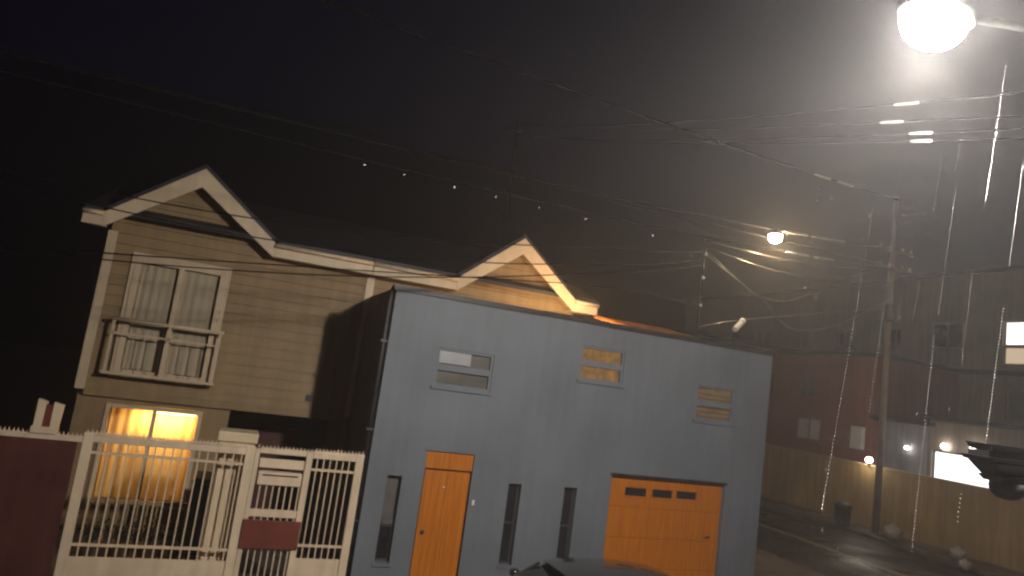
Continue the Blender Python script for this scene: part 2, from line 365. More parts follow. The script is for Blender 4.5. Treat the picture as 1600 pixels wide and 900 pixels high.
# ================================================================== twin gabled houses
def gable_house(name, label, X0, X1, apex, hw, stub_side, win):
    WY, FY, EZ, AZ, FB = 14.5, 14.1, 5.88, 7.06, .27
    h = thing(name, ((X0+X1)/2, WY, 0), label, 'house')
    holes = []
    if win: holes = [(-2.24, -.62, 2.96, 5.20)]
    z0 = 2.62
    uw = MB().wall(X0, X1, z0, 5.86, WY+.03, WY+.16, holes).build('upper_wall', 'siding', h)
    MB().prism([(apex-hw, 5.862), (apex+hw, 5.862), (apex, AZ-.14)], WY+.03, WY+.16).build('gable_wall', 'siding', h)
    # lap siding, board by board
    z = z0; step = .198
    while z < AZ-.25:
        za, zb = z, min(z+step-.006, AZ)
        if za < 5.84:
            zb = min(zb, 5.855)
            spans = [(X0, X1)]
            if holes and za < 5.20+.06 and zb > 2.96-.06: spans = [(X0, -2.31), (-.55, X1)]
            elif X1-X0 > 4 and int(z/step) % 2: s_ = X0+(X1-X0)*random.uniform(.35, .7); spans = [(X0, s_-.003), (s_+.003, X1)]
        else:
            k = (AZ-.14-zb)/(AZ-.14-5.862)*hw
            spans = [(apex-k, apex+k)] if k > .08 else []
        for a, b in spans:
            MB().add([(a,WY-.012,za),(b,WY-.012,za),(b,WY+.029,za),(a,WY+.029,za),(a,WY+.012,zb),(b,WY+.012,zb),(b,WY+.029,zb),(a,WY+.029,zb)],
                     [(0,3,2,1),(4,5,6,7),(0,1,5,4),(1,2,6,5),(2,3,7,6),(3,0,4,7)]).build('siding_board', 'siding', uw)
        z += step
    # corner boards and base trim
    box('corner_board', 'trim', h, X0-.02, X0+.12, WY-.03, WY-.013, z0, 5.60)
    box('corner_return', 'trim', h, X0-.04, X0-.021, WY-.03, WY+.2, z0, 5.60)
    box('storey_band', 'siding', h, X0+.122, X1, WY-.03, WY-.013, z0-.10, z0+.05)
    box('side_wall', 'siding', h, X0-.018, X0+.14, WY+.201, 21.5, 0, 5.86)
    box('side_wall', 'siding', h, X1-.14, X1-.002, WY+.201, 21.5, 0, 5.86)
    # cross gable: two roof slabs, rake boards, soffits
    dx, dz = hw, AZ-EZ
    for s in (-1, 1):
        a = (apex, AZ); b = (apex+s*(hw), EZ); tt = .10
        pts = [(a[0], a[1]), (a[0], a[1]+tt), (b[0]+s*.05, b[1]+tt-.04), (b[0]+s*.05, b[1]-.04)]
        if s < 0: pts = pts[::-1]
        pts = pts[::-1]
        MB().prism(pts, FY+.0, 17.6).build('gable_roof', 'roof', h)
        L = (FB+.02)
        pts = [(apex, AZ-.0), (apex, AZ-L*1.28), (apex+s*(hw-.0), EZ-L*1.0), (apex+s*(hw-.0), EZ-.0)]
        if s < 0: pts = pts[::-1]
        MB().prism(pts if s > 0 else pts, FY-.035, FY-.003).build('rake_board', 'trim', h)
        so_ = [(apex, AZ-.16), (apex, AZ-.13), (apex+s*hw, EZ-.13), (apex+s*hw, EZ-.16)]
        MB().prism(so_ if s < 0 else so_[::-1], FY, WY-.015).build('soffit', 'trim', h)
    # level eaves with fascia either side of the gable
    ea, eb = X0-.42 if stub_side < 0 else X0, X1+.42 if stub_side > 0 else X1
    for a, b in ((ea, apex-hw-.004), (apex+hw+.004, eb)):
        if b-a < .05: continue
        box('fascia', 'trim', h, a, b, FY-.03, FY-.003, EZ-FB, EZ)
        box('soffit', 'trim', h, a, b, FY, WY-.02, EZ-FB+.02, EZ-FB+.05)
        g = MB().tube([(a, FY-.075, EZ-.05), (b, FY-.075, EZ-.05)], .045, 8).build('gutter', 'trim', h, True)
    # main roof behind
    pts = [(FY, EZ), (FY, EZ+.08), (18.0, 7.34), (22.0, EZ+.08), (22.0, EZ), (18.0, 7.26)]
    m = MB()
    for x in (ea, eb): m.v += [(x, y, z) for y, z in pts]
    m.f = [(5, 4, 3, 2), (0, 5, 2, 1), (8, 9, 10, 11), (7, 8, 11, 6)]+[(i, (i+1) % 6, (i+1) % 6+6, i+6) for i in range(6)]
    m.build('main_roof', 'roof', h)
    return h
beige = gable_house('beige_house', 'beige clapboard two-storey house with cream gable and lit lower window', -2.76, 2.13, -1.34, 1.50, -1, True)
neigh = gable_house('neighbour_house', 'gabled house whose cream gable peeks up behind the blue building', 2.15, 7.05, 5.42, 1.44, 1, False)
box('lower_wall', 'siding', neigh, 2.15, 6.9, 14.55, 14.7, 0, 2.6)
# upper window with french balcony
fw_ = MB().box(-2.24, -2.13, 14.42, 14.60, 2.97, 5.19).box(-.73, -.62, 14.42, 14.60, 2.97, 5.19).box(-2.13, -.73, 14.42, 14.60, 5.09, 5.19)\
    .box(-2.13, -.73, 14.42, 14.60, 2.97, 3.06).box(-1.475, -1.385, 14.43, 14.59, 3.06, 5.09).build('balcony_window', 'trim', beige)
MB().box(-2.31, -2.242, 14.45, 14.487, 2.90, 5.27).box(-.618, -.55, 14.45, 14.487, 2.90, 5.27).box(-2.242, -.618, 14.45, 14.487, 5.192, 5.27).build('casing', 'trim', fw_)
for a, b in ((-2.13, -1.475), (-1.385, -.73)):
    box('pane', 'glass', fw_, a, b, 14.52, 14.53, 3.06, 5.09)
curtain_mesh(-2.12, -1.44, 3.07, 5.08, 14.565, 26, .010).build('curtain', 'curtain', fw_, True)
curtain_mesh(-1.40, -.76, 3.07, 5.08, 14.56, 22, .008).build('curtain', 'curtain', fw_, True)
box('room_back', 'dark', fw_, -2.3, -.55, 14.9, 14.95, 2.9, 5.3)
rl = MB().tube([(-2.42, 14.22, 3.97), (-.47, 14.22, 3.97)], .035, 8).build('balcony_rail', 'trim', beige, True)
MB().box(-2.36, -.52, 14.20, 14.24, 3.70, 3.73).build('rail_bar', 'trim', rl)
box('rail_bar', 'trim', rl, -2.40, -.48, 14.19, 14.25, 2.96, 3.01)
for x in (-2.37, -1.43, -.55): box('rail_post', 'trim', rl, x, x+.045, 14.20, 14.245, 3.01, 3.95)
for x in (-2.41, -.51): box('rail_stay', 'trim', rl, x, x+.035, 14.25, 14.487, 3.95, 3.985); box('rail_stay', 'trim', rl, x, x+.035, 14.255, 14.487, 2.965, 3.0)
for k in range(1, 10):
    if k != 5: box('baluster', 'trim', rl, -2.36+.186*k, -2.348+.186*k, 14.215, 14.227, 3.011, 3.699)
# ground floor: window wall, lit curtain, tube, dark porch
MB().wall(-2.74, -.10, 0, 2.515, 14.56, 14.70, [(-2.24, -.58, .55, 2.42)]).build('lower_wall', 'siding', beige)
lw = MB().box(-2.24, -2.17, 14.52, 14.62, .56, 2.41).box(-.65, -.58, 14.52, 14.62, .56, 2.41).box(-2.17, -.65, 14.52, 14.62, 2.34, 2.41)\
    .box(-2.17, -.65, 14.52, 14.62, .56, .63).box(-1.45, -1.38, 14.53, 14.61, .63, 2.34).build('lower_window', 'trim', beige)
for a, b in ((-2.17, -1.45), (-1.38, -.65)): box('pane', 'glass', lw, a, b, 14.56, 14.568, .63, 2.34)
curtain_mesh(-2.2, -.62, .6, 2.38, 15.03, 46, .014).build('curtain', 'wcurtain', lw, True)
tb = MB().tube([(-1.42, 14.78, 2.30), (-.70, 14.78, 2.30)], .02, 8).build('tube_lamp', 'tube', lw, True)
box('lamp_batten', 'trim', lw, -1.46, -.66, 14.76, 14.82, 2.335, 2.37)
al = bpy.data.lights.new('tube_glow', 'AREA'); al.shape = 'RECTANGLE'; al.size = .9; al.size_y = .06; al.energy = 38; al.color = (1, .60, .20)
ao = bpy.data.objects.new('tube_glow', al); COL.objects.link(ao); ao.parent = lw; ao.location = Vector((-1.25, 14.78, 2.27))-ORG[lw.name]; ao.rotation_euler = (R(25), 0, 0)
MB().box(-2.24, -.58, 15.1, 15.15, .5, 2.5).box(-2.30, -2.241, 14.705, 15.15, .5, 2.5).box(-.579, -.52, 14.705, 15.15, .5, 2.5).box(-2.24, -.58, 14.705, 15.1, 2.43, 2.5).build('room_box', 'wcurtain', lw)
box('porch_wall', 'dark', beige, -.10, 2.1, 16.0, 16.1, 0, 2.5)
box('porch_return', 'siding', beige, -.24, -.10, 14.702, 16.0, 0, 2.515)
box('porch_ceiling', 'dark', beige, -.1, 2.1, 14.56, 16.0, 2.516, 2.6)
pd = box('porch_door', 'maroon', beige, .5, 1.35, 15.95, 15.999, .1, 2.1); box('door_handle', 'steel', pd, .57, .60, 15.90, 15.949, 1.0, 1.12)
box('wall_vent', 'iron', beige, 1.28, 1.40, 14.44, 14.487, 2.86, 2.98)

# ================================================================== street fence and gates (plane y = 11.45)
FYc = 11.45
def spikes(parent, a, b, z, m='fencewhite'):
    s = MB(); n = int((b-a)/.055)
    for i in range(n):
        x = a+(b-a)*(i+.5)/n; hh = .055*random.uniform(.8, 1.1); t = random.uniform(-.006, .006)
        s.add([(x-.012, FYc-.008, z), (x+.012, FYc-.008, z), (x+.012, FYc+.008, z), (x-.012, FYc+.008, z), (x+t, FYc, z+hh)], [(0,1,4),(1,2,4),(2,3,4),(3,0,4),(3,2,1,0)])
    s.build('spike_strip', m, parent)['kind'] = 'stuff'
# maroon sheet panel
mp_ = thing('maroon_fence_panel', (-4.2, FYc, 0), 'solid maroon sheet fence panel with cream top rail', 'fence')
for k in range(5): box('sheet', 'maroon', mp_, -2.02-1.22*(k+1)+.006, -2.02-1.22*k, FYc-.012+.004*(k % 2), FYc+.012+.004*(k % 2), .16, 2.13)
box('top_rail', 'fencewhite', mp_, -8.2, -1.965, FYc-.035, FYc+.035, 2.135, 2.215, bevel=.006); spikes(mp_, -8.2, -1.97, 2.215)
for x in (-8.2, -5.1): box('post', 'fencewhite', mp_, x, x+.09, FYc+.02, FYc+.11, .1, 2.134)
pb = thing('post_bracket', (-2.45, FYc, 2.27), 'pale forked bracket standing on top of the maroon fence', 'bracket')
MB().prism([(-2.60, 2.31), (-2.50, 2.31), (-2.495, 2.66), (-2.60, 2.69)], FYc-.05, FYc+.05).build('upright', 'fencewhite', pb)
MB().prism([(-2.40, 2.31), (-2.30, 2.31), (-2.285, 2.63), (-2.40, 2.66)], FYc-.05, FYc+.05).build('upright', 'fencewhite', pb)
box('web', 'maroon2', pb, -2.497, -2.402, FYc-.03, FYc+.03, 2.31, 2.62); box('foot', 'fencewhite', pb, -2.62, -2.30, FYc-.06, FYc+.06, 2.217, 2.309)
# sliding gate
sg = thing('driveway_gate', (-.75, FYc, 0), 'wide cream barred driveway gate with solid lower panel', 'gate')
box('stile', 'fencewhite', sg, -1.96, -1.83, FYc-.04, FYc+.04, .14, 2.26, bevel=.008)
box('stile', 'fencewhite', sg, .26, .40, FYc-.04, FYc+.04, .14, 2.28, bevel=.008)
box('top_rail', 'fencewhite', sg, -1.828, .258, FYc-.035, FYc+.035, 2.15, 2.25, bevel=.006)
box('rail', 'fencewhite', sg, -1.828, .258, FYc-.02, FYc+.02, 1.985, 2.02); box('rail', 'fencewhite', sg, -1.828, .258, FYc-.02, FYc+.02, .69, .725)
box('lower_panel', 'fencewhite', sg, -1.828, .258, FYc-.015, FYc+.015, .14, .54)
b0 = box('bar', 'fencewhite', sg, -1.74, -1.722, FYc-.009, FYc+.009, .541, 2.149)
copies(b0, sg, [(.1215*k, 0, 0) for k in range(1, 17)]); spikes(sg, -1.95, .39, 2.281)
box('spike_bar', 'fencewhite', sg, -1.96, .40, FYc-.012, FYc+.012, 2.2605, 2.281)
# pedestrian gate
pg = thing('pedestrian_gate', (.85, FYc, 0), 'narrow cream barred gate with a square brick-red plate', 'gate')
box('stile', 'fencewhite', pg, .405, .47, FYc-.035, FYc+.035, .14, 2.26); box('stile', 'fencewhite', pg, 1.18, 1.28, FYc-.04, FYc+.04, .14, 2.28, bevel=.008)
box('top_rail', 'fencewhite', pg, .472, 1.178, FYc-.035, FYc+.035, 2.20, 2.28)
box('top_panel', 'fencewhite', pg, .49, 1.165, FYc-.02, FYc+.02, 1.98, 2.12)
box('letter_box', 'fencewhite', pg, .50, 1.16, FYc-.06, FYc+.10, 1.72, 1.92, bevel=.01)
box('letter_slot', 'dark', pg, .56, 1.10, FYc-.068, FYc-.061, 1.865, 1.885)
b1 = box('bar', 'fencewhite', pg, .55, .568, FYc-.009, FYc+.009, 1.341, 1.719); copies(b1, pg, [(.098*k, 0, 0) for k in range(1, 7)])
box('mid_rail', 'fencewhite', pg, .472, 1.178, FYc-.025, FYc+.025, 1.23, 1.34)
box('lock_plate', 'maroon2', pg, .40, 1.27, FYc-.075, FYc-.045, .76, 1.19, bevel=.006)
b2 = box('bar', 'fencewhite', pg, .55, .568, FYc-.009, FYc+.009, .16, 1.229); copies(b2, pg, [(.098*k, 0, 0) for k in range(1, 7)])
spikes(pg, .41, 1.28, 2.281)
# fixed end panel
ep = thing('end_fence_panel', (1.7, FYc, 0), 'narrow fixed cream fence panel with bars against the blue building', 'fence')
box('post', 'fencewhite', ep, 1.97, 2.10, FYc-.04, FYc+.04, .1, 2.30, bevel=.008)
box('top_rail', 'fencewhite', ep, 1.282, 1.968, FYc-.035, FYc+.035, 2.18, 2.28, bevel=.006)
box('rail', 'fencewhite', ep, 1.282, 1.968, FYc-.02, FYc+.02, 1.985, 2.02); box('rail', 'fencewhite', ep, 1.282, 1.968, FYc-.02, FYc+.02, .80, .835)
box('lower_panel', 'fencewhite', ep, 1.282, 1.968, FYc-.015, FYc+.015, .14, .62)
b3 = box('bar', 'fencewhite', ep, 1.355, 1.373, FYc-.009, FYc+.009, .621, 2.179); copies(b3, ep, [(.102*k, 0, 0) for k in range(1, 6)])
spikes(ep, 1.29, 2.1, 2.301); box('spike_bar', 'fencewhite', ep, 1.282, 2.10, FYc-.012, FYc+.012, 2.2805, 2.3005)
# yard behind the gates
pl = thing('gate_pillar', (.1, 11.8, .1), 'pale masonry pillar with a wider cap behind the driveway gate', 'pillar')
box('shaft', 'trim', pl, -.14, .36, 11.62, 12.0, .1, 2.30, bevel=.01); box('cap', 'trim', pl, -.19, .41, 11.57, 12.05, 2.302, 2.46, bevel=.02)
yr = thing('terrace_railing', (-1.1, 13.1, .1), 'low pale railing across the front yard behind the gate', 'railing')
box('top_rail', 'siding', yr, -2.0, -.35, 13.07, 13.13, .93, 1.0); box('bottom_rail', 'siding', yr, -2.0, -.35, 13.08, 13.12, .22, .26)
y0 = box('bar', 'siding', yr, -1.98, -1.95, 13.09, 13.11, .1, .929); copies(y0, yr, [(.146*k, 0, 0) for k in range(1, 12)])
bn = thing('wheeled_bin', (-.22, 13.15, .1), 'dark blue wheeled rubbish bin beside the yard railing', 'bin')
MB().add([(-.42,12.95,.16),(-.06,12.95,.16),(-.06,13.35,.16),(-.42,13.35,.16),(-.47,12.88,1.38),(-.01,12.88,1.38),(-.01,13.42,1.38),(-.47,13.42,1.38)],
         [(0,3,2,1),(4,5,6,7),(0,1,5,4),(1,2,6,5),(2,3,7,6),(3,0,4,7)]).build('body', 'bluebin', bn, bevel=.02)
MB().add([(-.49,12.84,1.385),(.01,12.84,1.385),(.01,13.46,1.385),(-.49,13.46,1.385),(-.45,12.9,1.46),(-.03,12.9,1.46),(-.03,13.44,1.50),(-.45,13.44,1.50)],
         [(0,3,2,1),(4,5,6,7),(0,1,5,4),(1,2,6,5),(2,3,7,6),(3,0,4,7)]).build('lid', 'bluebin', bn, bevel=.015)
for x in (-.46, -.06):
    w = MB().lathe((0, 0, 0), [(.09, -.02), (.1, -.012), (.1, .012), (.09, .02)], 14); w.v = [(x+z, 13.38+a, .2+b) for a, b, z in w.v]; w.build('wheel', 'rubber', bn)
def shrub(x, y, z, w, h, n, label):
    t = thing('potted_shrub', (x, y, z), label, 'plant', 'shrubs along the yard railing')
    MB().lathe((x, y, z), [(.11, 0), (.13, .05), (.16, .26), (.175, .27), (.175, .31), (.14, .31)], 12).build('pot', 'soil', t, True)
    st = MB(); lf = MB()
    for k in range(7):
        a = random.uniform(0, 6.28); rr = random.uniform(.3, 1)*w/2; hz = h*random.uniform(.6, 1)
        p = Vector((x+rr*math.cos(a), y+rr*math.sin(a), z+.3+hz)); q = Vector((x, y, z+.28))
        st.tube([q, q.lerp(p, .5)+Vector((0, 0, .06)), p], [.012, .008, .004], 5)
        for i in range(n):
            c = q.lerp(p, random.uniform(.25, 1.05))+Vector([random.gauss(0, w*.13) for _ in range(3)])
            d = Vector([random.gauss(0, 1) for _ in range(3)]).normalized(); e = d.cross(Vector((.3, .2, 1))).normalized(); L = random.uniform(.04, .075)
            lf.add([c, c+d*L*.5+e*L*.28, c+d*L, c+d*L*.5-e*L*.28], [(0, 1, 2, 3)])
    st.build('stems', 'wood', t); lf.build('foliage', 'leaf', t)
for i, (x, w, h) in enumerate([(-1.78, .5, .42), (-1.36, .55, .36), (-.92, .5, .40), (-.62, .4, .30)]):
    shrub(x, 12.75, .1, w, h, 42, 'dark leafy shrub in a clay pot in front of the yard railing')

# ================================================================== parked car, only its roof in view
def car():
    X, Y = 4.95, 8.85
    c = thing('parked_car', (X, Y, .006), 'dark hatchback parked by the kerb below the slit windows', 'car')
    def loft(secs, name, m, par, smooth=True):
        mb = MB(); k = len(secs[0])
        for s in secs: mb.v += s
        for i in range(len(secs)-1):
            for j in range(k): mb.f.append((i*k+j, i*k+(j+1) % k, (i+1)*k+(j+1) % k, (i+1)*k+j))
        mb.f.append(tuple(range(k-1, -1, -1))); e = (len(secs)-1)*k; mb.f.append(tuple(e+j for j in range(k)))
        return mb.build(name, m, par, smooth)
    def sec(x, w, zb, zt, r=.1, k=24):
        out = []
        for j in range(k):
            t = 2*math.pi*j/k; cy, cz = math.cos(t), math.sin(t); p = .32
            out.append((X+x, Y+w*math.copysign(abs(cy)**p, cy), (zb+zt)/2+(zt-zb)/2*math.copysign(abs(cz)**p, cz)))
        return out
    loft([sec(*s) for s in [(-1.95, .62, .36, .62), (-1.90, .74, .28, .78), (-1.6, .82, .22, .90), (-.9, .84, .20, .95), (.0, .845, .20, .96), (.9, .84, .20, .97), (1.6, .82, .24, .98), (1.86, .76, .30, .94), (1.92, .66, .36, .80)]], 'body', 'carpaint', c)
    def cab(x, w, zt): return sec(x, w, .80, zt)
    loft([sec(*s) for s in [(-.95, .70, .85, .96), (-.62, .68, .85, 1.14), (-.3, .62, .85, 1.27), (1.1, .63, .85, 1.31), (1.5, .66, .85, 1.14), (1.78, .70, .85, .98)]], 'window_band', 'carglass', c)
    # roof skin: crowned panel
    mb = MB(); nx_, ny_ = 14, 10
    for s in (0, 1):
        for i in range(nx_+1):
            for j in range(ny_+1):
                u = -1+2*i/nx_; v = -1+2*j/ny_; wx = 1.02*(1-.06*v*v); wy = .655*(1-.05*u*u)
                mb.v.append((X+.48+u*wx*.88, Y+v*wy, 1.405-.06*abs(u)**2.6-.075*abs(v)**2.6-(.03 if s else 0)))
    n1 = (nx_+1)*(ny_+1)
    for i in range(nx_):
        for j in range(ny_):
            a = i*(ny_+1)+j; q = (a, a+ny_+1, a+ny_+2, a+1); mb.f.append(q); mb.f.append(tuple(x+n1 for x in reversed(q)))
    mb.build('roof', 'carpaint', c, True)
    for sx, dx in ((-1, -.72), (1, 1.32)):
        for sy in (-1, 1):
            MB().tube([(X+(-.92 if sx < 0 else 1.70), Y+sy*.67, .90), (X+(-.40 if sx < 0 else 1.30), Y+sy*.57, 1.25)], .025, 6).build('pillar', 'carpaint', c, True)
    for x in (-1.22, 1.22):
        for s in (-1, 1):
            w = MB().lathe((0, 0, 0), [(.20, -.09), (.29, -.085), (.31, -.05), (.31, .05), (.29, .085), (.20, .09)], 22)
            w.v = [(X+x+a, Y+s*.76+z, .316+b) for a, b, z in w.v]; wh = w.build('wheel', 'rubber', c, True)
            q = MB().lathe((0, 0, 0), [(.05, -.094), (.19, -.093), (.2, -.02), (.2, .02), (.19, .093), (.05, .094)], 18)
            q.v = [(X+x+a, Y+s*.76+z*1.03, .316+b) for a, b, z in q.v]; q.build('rim', 'steel', wh)
    for s in (-1, 1):
        MB().lathe((X-1.84, Y+s*.56, .66), [(.03, -.07), (.09, -.04), (.1, 0), (.09, .04), (.03, .07)], 12, .8, 1.3).build('headlight', 'clearlens', c, True)
        MB().lathe((X+1.84, Y+s*.62, .80), [(.03, -.1), (.07, -.06), (.07, .06), (.03, .1)], 10).build('tail_light', 'redlens', c, True)
        MB().lathe((X-.62, Y+s*.93, 1.0), [(.03, -.06), (.08, -.03), (.08, .03), (.03, .06)], 10).build('door_mirror', 'carpaint', c, True)
car()

# ================================================================== street lamps
sl = thing('street_lamp', (6.3, 3.35, .13), 'tall steel street lamp glaring white through the rain', 'street lamp')
MB().tube([(6.3, 3.35, .1), (6.3, 3.35, 3.5), (6.3, 3.35, 7.25)], [.10, .08, .055], 12).build('pole', 'steel', sl, True)
MB().lathe((6.3, 3.35, .131), [(.18, 0), (.18, .03), (.12, .04), (.12, .3), (.10, .34)], 14).build('base', 'steel', sl, True)
MB().tube([(6.3, 3.35, 7.1), (6.0, 3.34, 7.28), (5.4, 3.30, 7.20), (4.7, 3.26, 7.03), (4.45, 3.25, 6.98)], .035, 8).build('arm', 'steel', sl, True)
hd = MB().lathe((4.15, 3.23, 6.86), [(.26, -.02), (.29, .0), (.28, .05), (.20, .10), (.08, .12)], 20, 1.15, .62).build('lamp_head', 'steel', sl, True)
MB().lathe((4.12, 3.23, 6.72), [(.06, -.09), (.16, -.06), (.22, .0), (.24, .06), (.25, .119)], 20, 1.05, .75).build('lamp_lens', 'lamp', hd, True)
spot_light('lamp_light', sl, (4.12, 3.25, 6.57), (.12, .58, -.80), 1480, (1, .93, .83), .10)
df = thing('dome_fixture', (5.75, 3.6, 3.5), 'black two-tier hooded fixture with a rounded dome below, on the lamp pole', 'fixture')
def tier(x0, x1, y0, y1, z0, z1, t):
    m = MB(); m.add([(x0+t,y0+t,z0),(x1-t,y0+t,z0),(x1-t,y1-t,z0),(x0+t,y1-t,z0),(x0,y0,z1),(x1,y0,z1),(x1,y1,z1),(x0,y1,z1)],
         [(0,3,2,1),(4,5,6,7),(0,1,5,4),(1,2,6,5),(2,3,7,6),(3,0,4,7)]); return m
tier(5.33, 6.22, 3.49, 3.71, 3.845, 3.90, .03).build('upper_plate', 'black', df, bevel=.008)
tier(5.31, 6.24, 3.47, 3.73, 3.765, 3.80, .02).build('lower_plate', 'black', df, bevel=.006)
box('spacer', 'black', df, 5.34, 6.16, 3.52, 3.68, 3.801, 3.844)
tier(5.38, 6.17, 3.48, 3.72, 3.665, 3.764, .07).build('hood', 'black', df, bevel=.01)
tier(5.48, 6.02, 3.50, 3.70, 3.62, 3.664, .03).build('collar', 'black', df)
MB().lathe((5.69, 3.6, 3.50), [(.03, -.015), (.08, 0), (.115, .04), (.125, .085), (.12, .119)], 18).build('dome', 'iron', df, True)
MB().tube([(6.2, 3.55, 3.82), (6.3, 3.36, 3.82)], .03, 8).build('bracket', 'black', df, True)
rl_ = thing('roof_lamp', (6.35, 13.1, BT-.22), 'warm orange bulkhead lamp on the blue building roof below the gable', 'lamp')
box('stand', 'iron', rl_, 6.31, 6.39, 13.06, 13.14, BT-.22, 5.16)
MB().lathe((6.35, 13.1, 5.161), [(.05, 0), (.09, .03), (.10, .08), (.07, .14), (.03, .16)], 14).build('globe', 'lampwarm', rl_, True)
point_light('lamp_light', rl_, (6.35, 13.0, 5.46), 90, (1, .47, .10), .05)
# warm lamp at the side street
wl = thing('hanging_street_lamp', (13.01, 14.61, 8.72), 'warm yellow street lamp hung from a cable over the side street', 'street lamp')
wh_ = MB().lathe((13.01, 14.61, 8.78), [(.19, 0), (.20, .03), (.12, .10), (.03, .13)], 14).build('lamp_head', 'iron', wl, True)
MB().lathe((13.01, 14.61, 8.72), [(.04, -.15), (.13, -.11), (.175, -.02), (.18, .06)], 14).build('lamp_lens', 'lampwarm', wh_, True)
MB().tube([(13.01, 14.61, 8.9), (13.01, 14.61, 8.98)], .015, 6).build('hanger', 'iron', wl)
point_light('lamp_light', wl, (13.0, 14.5, 8.45), 340, (1, .66, .33), .08)
sm = thing('service_mast', (10.2, 13.9, BT-.22), 'slim dark cable mast on the blue building roof corner', 'mast')
MB().tube([(10.2, 13.9, BT-.22), (10.2, 13.9, 8.0)], .02, 8).build('pipe', 'black', sm, True)
box('foot_plate', 'black', sm, 10.1, 10.285, 13.8, 14.0, BT-.218, BT-.20)
for z in (6.3, 7.0, 7.6): MB().lathe((10.2, 13.84, z), [(.02, -.04), (.04, -.02), (.03, 0), (.04, .02), (.02, .04)], 8).build('insulator', 'porcelain', sm, True)
# ================================================================== utility pole and cables
up_ = thing('utility_pole', (22.4, 18.7, .13), 'brown concrete utility pole with crossarms in front of the ochre wall', 'utility pole')
MB().tube([(22.4, 18.7, .1), (22.4, 18.7, 12.9)], [.13, .08], 12).build('shaft', 'conpole', up_, True)
for z in (9.9, 10.6):
    a = MB().box(21.5, 23.3, 18.55, 18.58, z, z+.1).build('crossarm', 'wood', up_)
    for x in (21.6, 22.1, 22.75, 23.2): MB().lathe((x, 18.565, z+.1), [(.03, 0), (.05, .04), (.035, .07), (.05, .1), (.03, .14)], 8).build('insulator', 'porcelain', a, True)
MB().lathe((22.15, 18.4, 7.9), [(.2, 0), (.22, .05), (.22, .6), (.2, .65)], 14).build('transformer', 'iron', up_, True)
lp = thing('corner_pole', (-9, 5, 0), 'utility pole on the road edge carrying the long crossing cables', 'utility pole')
MB().tube([(-9, 5, 0), (-9, 5, 8.2)], [.15, .1], 12).build('shaft', 'wood', lp, True)
MB().box(-9.8, -8.2, 4.9, 4.93, 5.3, 5.4).build('crossarm', 'wood', lp)
pp = thing('pavement_pole', (-9.6, 10.4, .13), 'utility pole on the house-side pavement carrying thin service cables', 'utility pole')
MB().tube([(-9.6, 10.4, .1), (-9.6, 10.4, 7.2)], [.14, .1], 12).build('shaft', 'wood', pp, True)
def smooth_path(P, n=8):
    P = [Vector(p) for p in P]; out = []
    for i in range(len(P)-1):
        a, b, c, d = P[max(i-1, 0)], P[i], P[i+1], P[min(i+2, len(P)-1)]
        for k in range(n):
            t = k/n; out.append(.5*((2*b)+(c-a)*t+(2*a-5*b+4*c-d)*t*t+(3*b-a-3*c+d)*t*t*t))
    return out+[P[-1]]
def cable(pts, r, label, group, m='cable', name='overhead_cable'):
    o = MB().tube(smooth_path(pts), r, 6).build(name, m, None, True); return tag(o, label, 'cable', group)
G1 = 'cables crossing the street to the utility pole'
def span(A, B, sag, n=22):                         # hanging cable between two fixings
    A, B = Vector(A), Vector(B); return [A.lerp(B, i/n)-Vector((0, 0, sag*4*(i/n)*(1-i/n))) for i in range(n+1)]
for A, B, sag, r, lab in [((-9, 5, 7.05), (22.4, 18.6, 12.75), .25, .022, 'thick black cable, highest of those crossing the street to the brown utility pole'),
                     ((-9.2, 4.92, 5.45), (22.1, 18.57, 10.74), .32, .015, 'black cable crossing that carries the warm hanging lamp to the utility pole'),
                     ((-8.7, 4.92, 5.45), (22.75, 18.57, 10.04), .38, .012, 'black cable, lowest of those crossing the street to the brown utility pole'),
                     ((-8.4, 4.92, 5.45), (21.6, 18.57, 10.04), .05, .010, 'thinnest of the black cables crossing the street to the brown utility pole')]:
    cable(span(A, B, sag), r, lab, G1)
G2 = 'cables along the house fronts'; T2 = 'thin black service cable strung in front of the two gables'
def quad(P, xs, n=26):                             # parabola through three heights on the pavement line, then over to the lamp pole
    (xa, za), (xb, zb), (xc, zc) = P; out = []
    for i in range(n+1):
        x = xs[0]+(xs[1]-xs[0])*i/n
        z = za*(x-xb)*(x-xc)/((xa-xb)*(xa-xc))+zb*(x-xa)*(x-xc)/((xb-xa)*(xb-xc))+zc*(x-xa)*(x-xb)/((xc-xa)*(xc-xb))
        out.append((x, 10.4+(max(0, (x-5.0)/5.2)**1.3)*3.5, z))
    return out
for P in [((-2, 4.71), (1.37, 5.10), (4.61, 5.72)), ((-2, 5.41), (1.71, 5.50), (5.37, 6.06)), ((-1.8, 5.62), (1.4, 5.78), (4.36, 6.18)), ((-2, 4.80), (3.1, 5.40), (6.33, 5.80))]:
    cable(quad(P, (-9.6, 10.2)), .010, T2, G2)
G3 = 'wet drop wires at the side-street lamp'; T3 = 'wet grey drop wire looping below the warm hanging street lamp'
cable([(10.2, 13.85, 5.75), (11.98, 14.4, 6.23), (18.88, 17.25, 7.74), (22.4, 18.6, 8.4)], .009, T3, G3, 'greycable', 'drop_wire')
cable([(10.2, 13.85, 7.6), (11.65, 14.27, 7.2), (12.51, 14.62, 7.02), (14.12, 15.29, 7.15), (15.9, 16.02, 7.75), (19.2, 17.38, 9.05), (22.3, 18.6, 9.9)], .009, T3, G3, 'greycable', 'drop_wire')
cable([(10.2, 13.85, 7.7), (11.8, 14.35, 7.2), (12.9, 14.7, 6.90), (13.85, 15.17, 6.6), (15.06, 15.67, 6.46), (18, 17, 7.1), (22.3, 18.6, 8.8)], .009, T3, G3, 'greycable', 'drop_wire')
